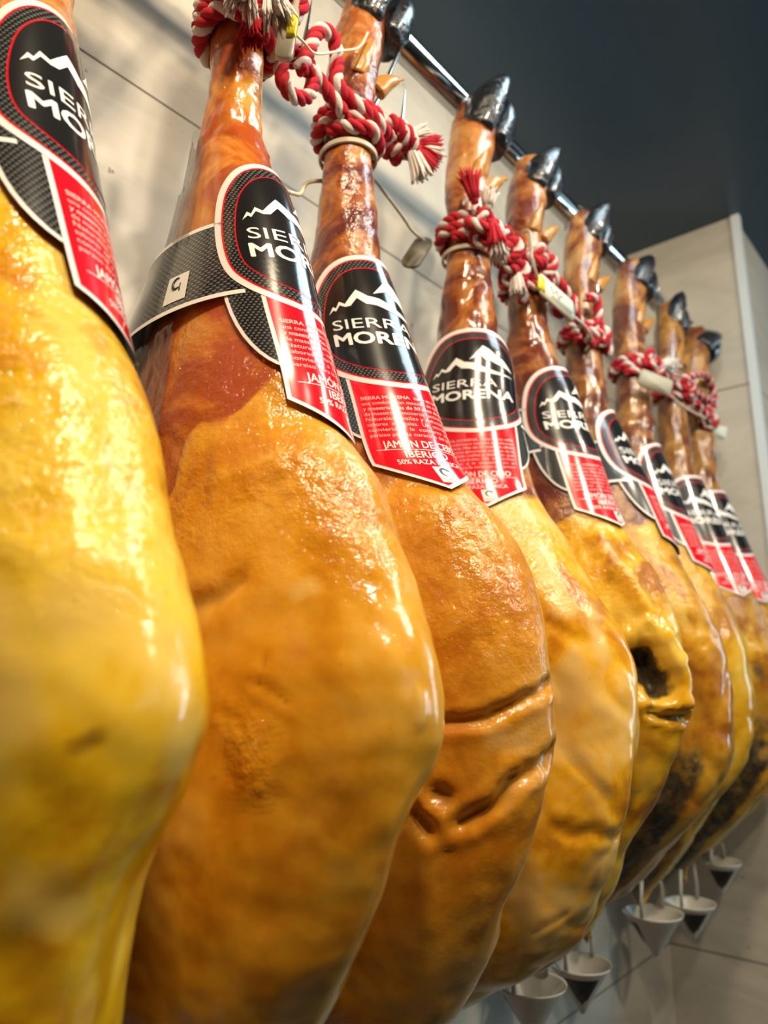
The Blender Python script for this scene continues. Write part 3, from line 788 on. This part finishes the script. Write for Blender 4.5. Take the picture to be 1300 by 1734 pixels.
make_rope(3, 'rope coiled round the orange-brown ham, its long loop reaching left to the next hook', .408, 2.6,
    knot=[(.335,.4010,.434),(.333,.4100,.432)], knot_r=.0095, tilt=(.2,1,.1),
    paths=[[(.335,.2931,.4424),(.335,.2817,.4213),(.335,.2835,.4032),(.335,.2946,.3990),(.335,.3080,.4106),(.335,.3109,.4327),(.338,.302,.4374),(.345,.2901,.430)],
           [(.328,.2921,.4159),(.328,.3008,.4405),(.328,.3093,.4618),(.328,.3222,.4681),(.33,.3299,.4592),(.33,.3300,.4401),(.33,.3303,.4330),(.328,.3434,.4266),(.323,.36,.4219),(.326,.3809,.422),(.335,.398,.43)],
           [(.333,.2975,.4259),(.333,.3121,.4275),(.333,.3274,.4213),(.333,.342,.416)]],
    fr=[((.328,.418,.440),(.322,.432,.452),.020,False),((.325,.425,.436),(.318,.446,.446),.022,True),((.325,.424,.430),(.32,.440,.424),.020,True),((.325,.414,.424),(.322,.424,.404),.026,False),((.325,.428,.432),(.32,.444,.436),.02,False)])
make_rope(4, 'rope on the yellow mottled ham, red tail standing up and white tassels front and back', .398, 2.3,
    knot=[(.322,.515,.402),(.330,.565,.412),(.335,.585,.398)], knot_r=.0105,
    paths=[[(.322,.505,.415),(.330,.535,.405),(.332,.560,.405),(.335,.590,.408),(.337,.610,.395),(.340,.615,.375)]],
    fr=[((.320,.498,.422),(.322,.492,.450),.032,True),((.315,.512,.420),(.314,.514,.440),.020,False),((.310,.518,.395),(.309,.520,.375),.026,False),((.310,.512,.398),(.308,.514,.380),.022,True),((.33,.585,.39),(.33,.588,.365),.022,False),((.33,.585,.415),(.33,.590,.44),.020,True)])
make_rope(5, 'rope with knot clusters behind the cream tag with yellow end', .395, 2.4,
    knot=[(.325,.625,.420),(.340,.700,.412)], knot_r=.011,
    paths=[[(.325,.64,.42),(.320,.67,.405),(.325,.70,.395),(.330,.735,.385),(.330,.755,.375)]])
make_rope(6, 'rope looping in a double strand beside the sixth shank', .383, 2.2, knot=[(.330,.765,.395)], knot_r=.010,
    paths=[[(.325,.735,.425),(.322,.755,.430),(.325,.765,.405),(.325,.79,.375)]])
make_rope(7, 'rope tied with a red and white ribbon over the third ham from the far wall', .392, 2.4, knot=[(.325,.915,.405)], knot_r=.012,
    paths=[[(.325,.90,.41),(.320,.95,.40),(.325,1.0,.41),(.33,1.03,.425)]], fr=[((.315,.93,.405),(.315,.985,.430),.05,False)])
make_rope(8, 'rope with a ring-shaped loop reaching towards the far wall', .405, 2.2, knot=[(.330,1.06,.42)], knot_r=.011,
    paths=[[(.325,1.05,.425),(.322,1.09,.445),(.322,1.15,.465),(.325,1.19,.455),(.325,1.19,.435),(.325,1.14,.425),(.325,1.08,.42)]])
make_rope(9, 'rope on the last ham, trailing down beside the far wall', .41, 2.2, knot=[(.33,1.165,.40)], knot_r=.010,
    paths=[[(.325,1.10,.405),(.325,1.14,.398),(.325,1.18,.392),(.325,1.21,.395)]])

# ------------------------------------------------------------------ hooks
def hook(b0, label, top=None, low=(.352, -.06, .462), r=.0019):
    """S hook: curls over the rail, straight shank, spike turned up through the cord"""
    t = thing('meat_hook', W(RA, b0, RC), label, 'hook', 'steel S hooks on the rail')
    la, db, lc = low; rr = RR+r*1.1
    cur = [(RA+rr*math.cos(t_), b0, RC+rr*math.sin(t_)) for t_ in [math.radians(x) for x in range(-40, 215, 15)]]
    fa, fb, fc = la, b0+db, lc
    last = cur[-1]
    shank = [(last[0]+(fa-last[0])*q, last[1]+(fb-last[1])*q, last[2]+(fc-last[2])*q) for q in (.15, .4, .7, 1)]
    d = (fb-b0)
    curl = [(fa-.004, fb-.004, fc-.022), (fa-.010, fb-.002, fc-.036), (fa-.016, fb+.010, fc-.030), (fa-.018, fb+.016, fc-.010), (fa-.018, fb+.022, fc+.03)]
    pts = spline([W(*p) for p in cur+shank+curl], .003)
    mb = MB(); n = len(pts); mb.tube(pts, [r if i < n-12 else r*max(.12, (n-i)/12) for i in range(n)], 10)
    mb.build('bent_wire', M['steel'], t); return t
hook(.20, 'steel hook on the nearest ham, above the top left of the view')
hook(.345, 'steel hook with its spike rising beside the yellow-tipped plastic seal')
hook(.455, 'steel hook whose spike shows behind the knot with red and white tassels')
hook(.728, 'steel hook with long bare straight shank against the tiled wall', low=(.360,-.112,.470))
hook(.83, 'steel hook behind the ham with a dark hollow')
hook(1.012, 'steel hook curling over the rail between the sixth and seventh hoof', low=(.360,-.08,.505))
hook(1.085, 'steel hook above the ham with a long smooth yellow rim')
hook(1.17, 'steel hook above the second ham from the far wall')
hook(1.25, 'steel hook nearest the far wall')

# ------------------------------------------------------------------ seals, tags and twine
def plate(mb, p, along, across, L, Wd, th=.0016, mat_=0, r=.25):
    A = Vector(along).normalized(); B = Vector(across); B = (B-A*B.dot(A)).normalized(); N = A.cross(B); p = Vector(p)
    ol = []
    for cx, cy, a0 in ((L/2,Wd/2,0),(-L/2,Wd/2,90),(-L/2,-Wd/2,180),(L/2,-Wd/2,270)):
        rr = r*min(L, Wd)
        for k in range(5):
            a = math.radians(a0+22.5*k); ol.append((cx-math.copysign(rr,cx)+rr*math.cos(a), cy-math.copysign(rr,cy)+rr*math.sin(a)))
    n = len(ol); vs = [p+A*x+B*y+N*th/2 for x, y in ol]+[p+A*x+B*y-N*th/2 for x, y in ol]
    fs = [tuple(range(n)), tuple(range(n, 2*n))[::-1]]+[(i, n+i, n+(i+1) % n, (i+1) % n) for i in range(n)]
    mb.add(vs, fs, mat_)
def cord_line(name, pts, r, m, parent=None, origin=None):
    mb = MB(); mb.tube(spline([W(*p) for p in pts], .003), r, 8); return mb.build(name, M[m], parent, origin)
# seal on ham 2
t = thing('plastic_seal', W(.300,.2640,.392), 'milky plastic seal with yellow block hanging beside the fuzzy cord bundle', 'tag')
v = W(.300,.262,.436)-W(.300,.256,.388)
mb = MB(); plate(mb, W(.302,.2575,.402), v, (.759,.651,0), .044, .011, .0045, 0, .4)
mb.build('seal_body', M['tag_clear'], t)
mb = MB(); plate(mb, W(.298,.2590,.404)+Vector((.0,-.001,0)), v, (.759,.651,0), .015, .0055, .006, 0, .15); mb.build('yellow_block', M['tag_yellow'], t)
cord_line('clear_strap', [(.302,.262,.420),(.304,.268,.445),(.306,.278,.470),(.310,.286,.490)], .0022, 'tag_clear', t)
cord_line('twine_tail', [(.300,.262,.404),(.305,.275,.410),(.315,.295,.423),(.325,.3299,.4581),(.325,.3492,.4758),(.325,.3590,.497)], .0009, 'twine', t)
# zip ties
def tie(h, c, label, r=.0016, slope=0.0):
    pts = []
    for i in range(40):
        th = 2*math.pi*i/40; ac, w, bc, tt = section(h, c)
        pts.append(W(ac-(w+.0026)*math.cos(th), bc+(tt+.0026)*math.sin(th), c+slope*math.cos(th)))
    mb = MB()
    for dz in (-.0011, 0, .0011): mb.tube([p+Vector((0,0,dz)) for p in pts], r*.8, 6, closed=True)
    o = mb.build('cable_tie', M['plastic_tie'], origin=W(.35, ROW[h], c)); return tag(o, label, 'cable tie')
tie(3, .3985, 'cream cable tie ringed tightly below the coil of the orange-brown ham', slope=.0)
tie(4, .388, 'cream cable tie ring just under the cord of the yellow mottled ham')
# white twine behind hams 2, 3 and 4
o = cord_line('white_twine', [(.352,.3062,.3377),(.358,.3152,.3447),(.366,.3300,.356),(.372,.3429,.3760),(.378,.37,.396),(.378,.400,.414),(.372,.4170,.4224),(.371,.4351,.416),(.371,.4597,.4054),(.371,.4724,.3989),(.371,.4945,.3977)], .0016, 'twine', None, W(.37,.4,.34))
tag(o, 'thin white twine sagging between the amber, orange-brown and mottled hams', 'twine')
t = thing('herb_tag', W(.371,.470,.358), 'small brown crumpled lead seal dangling from the white twine', 'tag')
mb = MB(); plate(mb, W(.371,.4790,.380), W(.37,.4947,.404)-W(.37,.4633,.356), (.759,.651,0), .050, .017, .003, 0, .5); mb.build('seal_leaf', mat('brown_lead', (.17,.14,.09), .6), t)
t['category'] = 'tag'; t.name = 'brown_seal'
# cream tag on ham 5
t = thing('plastic_tag', W(.318,.65,.365), 'cream rectangular plastic tag with grey print and yellow end', 'tag')
P0, P1, P2, P3 = W(.318,.6022,.377), W(.318,.6158,.3961), W(.318,.7017,.402), W(.318,.6631,.3657)
ctr = (P0+P1+P2+P3)/4; al = ((P2+P3)-(P0+P1))/2; ac_ = (P1-P0+P2-P3)/2
mb = MB(); plate(mb, ctr, al, ac_, al.length, .0235, .0022, 0, .22); mb.build('tag_plate', M['tag_white'], t)
nrm = al.cross(ac_).normalized(); nrm = nrm if nrm.dot(Vector((0,0,EYE))-ctr) > 0 else -nrm
A_ = al.normalized(); B_ = (ac_-A_*ac_.dot(A_)).normalized()
mb = MB(); plate(mb, ctr-A_*(al.length*.46)+nrm*.0006, al, ac_, .012, .016, .0030, 0, .2); mb.build('yellow_end', M['tag_yellow'], t)
mb = MB()
for (x, y, l) in ((.016,-.006,.045),(.018,-.003,.045)): plate(mb, ctr+A_*(x-.008)+B_*y+nrm*.0014, al, ac_, l, .0007, .0003, 0, .1)
pts = [ctr+A_*(-.018+.0035*i)+B_*(.003+.0034*math.sin(i*1.9))+nrm*.0015 for i in range(9)]
mb.tube(spline(pts, .0015), .00045, 5); mb.build('printed_lines', M['tag_grey'], t)
cord_line('clear_strap', [(.318,.610,.386),(.318,.5966,.407),(.320,.5983,.438),(.330,.602,.446)], .0017, 'tag_clear', t)
cord_line('cable_tie', [(.318,.6779,.3784),(.320,.7128,.3800),(.326,.7428,.3776),(.338,.752,.370)], .0018, 'plastic_tie', t)
# tags further along
t = thing('plastic_tag', W(.33,1.0,.378), 'large blank cream tag hanging behind the ribbon near the far wall', 'tag')
v = W(.33,1.105,.3945)-W(.33,.915,.396)
mb = MB(); plate(mb, W(0.3120,0.8964,0.3694), (.60,.80,-.30), (.1,-.1,1), .046, .022, .002, 0, .2); mb.build('tag_plate', mat('dull_cream_tag', (.40,.36,.27), .5), t)
cord_line('twine_tail', [(0.3100,0.9313,0.3659),(0.3100,0.9973,0.3645),(0.3150,1.1041,0.3797)], .0016, 'twine', t)
t = thing('plastic_tag', W(.325,1.185,.378), 'small pale tag sticking out past the last shank', 'tag')
mb = MB(); plate(mb, W(0.3250,1.1848,0.3827), (.76,.65,-.22), (.1,-.1,1), .034, .020, .0022, 0, .15); mb.build('tag_plate', mat('pale_tag', (.62,.66,.58), .4), t)
cord_line('twine_tail', [(0.3250,0.9719,0.4126),(0.3250,1.0707,0.4311),(0.3250,1.1343,0.3752)], .0012, 'twine', t)

# ------------------------------------------------------------------ clear film on the back of ham 2
def film():
    NT, NZ = 60, 120; vs = []; fs = []
    for i in range(NZ+1):
        c = .0+.345*i/NZ
        for k in range(NT+1):
            th = math.radians(-215+130*k/NT)
            q = Vector((math.cos(th)*.06*9, math.sin(th)*.06*9, c*1.6))
            e = sstep(0, .25, k/NT)*(1-sstep(.75, 1, k/NT)*.9)
            off = .0015+e*(.004+.0040*noise.noise(Vector((th*5, c*9, 2)))+.0022*noise.noise(Vector((th*16, c*20, 7))))
            if c > .19: off = .0012+(off-.0012)*.35+.0018*(c < .30)
            vs.append(W(*surf(2, th, c, max(.0008, off))))
    for i in range(NZ):
        for k in range(NT): fs.append((i*(NT+1)+k, i*(NT+1)+k+1, (i+1)*(NT+1)+k+1, (i+1)*(NT+1)+k))
    m = bpy.data.materials.new('crinkled_clear_film'); m.use_nodes = True; t = m.node_tree; t.nodes.clear()
    out = t.nodes.new('ShaderNodeOutputMaterial'); mx = t.nodes.new('ShaderNodeMixShader'); tr = t.nodes.new('ShaderNodeBsdfTransparent'); gl = t.nodes.new('ShaderNodeBsdfGlossy')
    gl.inputs['Roughness'].default_value = .12; tr.inputs[0].default_value = (.93,.93,.92,1)
    lw = t.nodes.new('ShaderNodeLayerWeight'); lw.inputs[0].default_value = .35
    mr = t.nodes.new('ShaderNodeMapRange'); mr.inputs[3].default_value = .06; mr.inputs[4].default_value = .6
    ns = t.nodes.new('ShaderNodeTexNoise'); ns.inputs['Scale'].default_value = 60; bp = t.nodes.new('ShaderNodeBump'); bp.inputs['Distance'].default_value = .004
    geo = t.nodes.new('ShaderNodeNewGeometry'); mp = t.nodes.new('ShaderNodeMapping'); mp.inputs['Scale'].default_value = (1,1,.3)
    t.links.new(geo.outputs['Position'], mp.inputs[0]); t.links.new(mp.outputs[0], ns.inputs['Vector']); t.links.new(ns.outputs[0], bp.inputs['Height'])
    t.links.new(bp.outputs[0], gl.inputs['Normal']); t.links.new(bp.outputs[0], lw.inputs['Normal'])
    t.links.new(lw.outputs['Fresnel'], mr.inputs[0]); t.links.new(mr.outputs[0], mx.inputs[0]); t.links.new(tr.outputs[0], mx.inputs[1]); t.links.new(gl.outputs[0], mx.inputs[2]); t.links.new(mx.outputs[0], out.inputs[0])
    b = MB(); b.add(vs, fs); o = b.build('plastic_wrap', m, hams[2]); o['label'] = 'clear crinkled plastic film'
film()

# ------------------------------------------------------------------ drip cups
def cup(pos, label, print_side=None, r=.031, H=.046, hang=.05):
    P = W(*pos)                       # centre of the rim
    t = thing('drip_cup', P-Vector((0,0,H)), label, 'drip cup', 'white drip cups hooked under the hams')
    mb = MB(); n = 48; prof = [(1.0,0),(1.04,.0015),(1.0,-.001),(.80,-.2*H),(.5,-.52*H),(.22,-.83*H),(.10,-.96*H),(.015,-H)]
    vs = []
    for rr, z in prof:
        for k in range(n):
            a = 2*math.pi*k/n; vs.append(P+Vector((math.cos(a)*rr*r, math.sin(a)*rr*r, z)))
    for rr, z in [(.97,-.002),(.77,-.2*H),(.47,-.5*H),(.02,-.93*H)]:
        for k in range(n):
            a = 2*math.pi*k/n; vs.append(P+Vector((math.cos(a)*rr*r, math.sin(a)*rr*r, z)))
    order = list(range(1, 8)); fs = []
    def ring(i, j):
        for k in range(n): fs.append((i*n+k, i*n+(k+1) % n, j*n+(k+1) % n, j*n+k))
    for i, j in ((2,1),(3,2),(4,3),(5,4),(6,5),(7,6),(1,0),(0,8),(8,9),(9,10),(10,11)): ring(i, j)
    mb.add(vs, fs); mb.build('cone', M['cup'], t)
    if print_side is not None:
        for (a0, a1, z0, z1, m, off) in ((-38,38,.14,.80,'cup_print',.0006),(-20,16,.46,.74,'cup_brown',.0010)):
            mb = MB(); vs = []; N = 14
            for i in range(N+1):
                z = z0+(z1-z0)*i/N
                wob = 1-.55*(i/N)**2 if m == 'cup_print' else math.sin(math.pi*(i+.5)/(N+1))
                for k in range(N+1):
                    a = math.radians(print_side+(a0+(a1-a0)*k/N)*wob)
                    rr = r*(1-z*.98)+off
                    vs.append(P+Vector((math.cos(a)*rr, math.sin(a)*rr, -z*H)))
            fs = [(i*(N+1)+k, i*(N+1)+k+1, (i+1)*(N+1)+k+1, (i+1)*(N+1)+k) for i in range(N) for k in range(N)]
            mb.add(vs, fs); mb.build('printed_picture', M[m], t)
    for s in (-1, 1):
        mb = MB(); q = P+Vector((0, s*r*.96, 0))
        mb.tube([q, q+Vector((0,0,hang*.5)), q+Vector((0,-s*.006,hang))], .0022, 8); mb.build('hanging_strap', M['cup'], t)
    return t
cup((.386,.655,-.270), 'plain white drip cup lowest in view, partly behind the yellow mottled ham', 200, hang=.03)
cup((.398,.775,-.287), 'white drip cup with dark picture, beside the lowest plain cup', -60, hang=.035)
cup((.376,.92,-.266), 'white drip cup with two tall straps and dark smear on its left side', 215, r=.033, hang=.04)
cup((.386,1.07,-.288), 'white drip cup with dark picture, in front of the wall corner', -62, hang=.045)
cup((.381,1.18,-.255), 'white drip cup under the last hams, nearly hidden', -60, hang=.02)
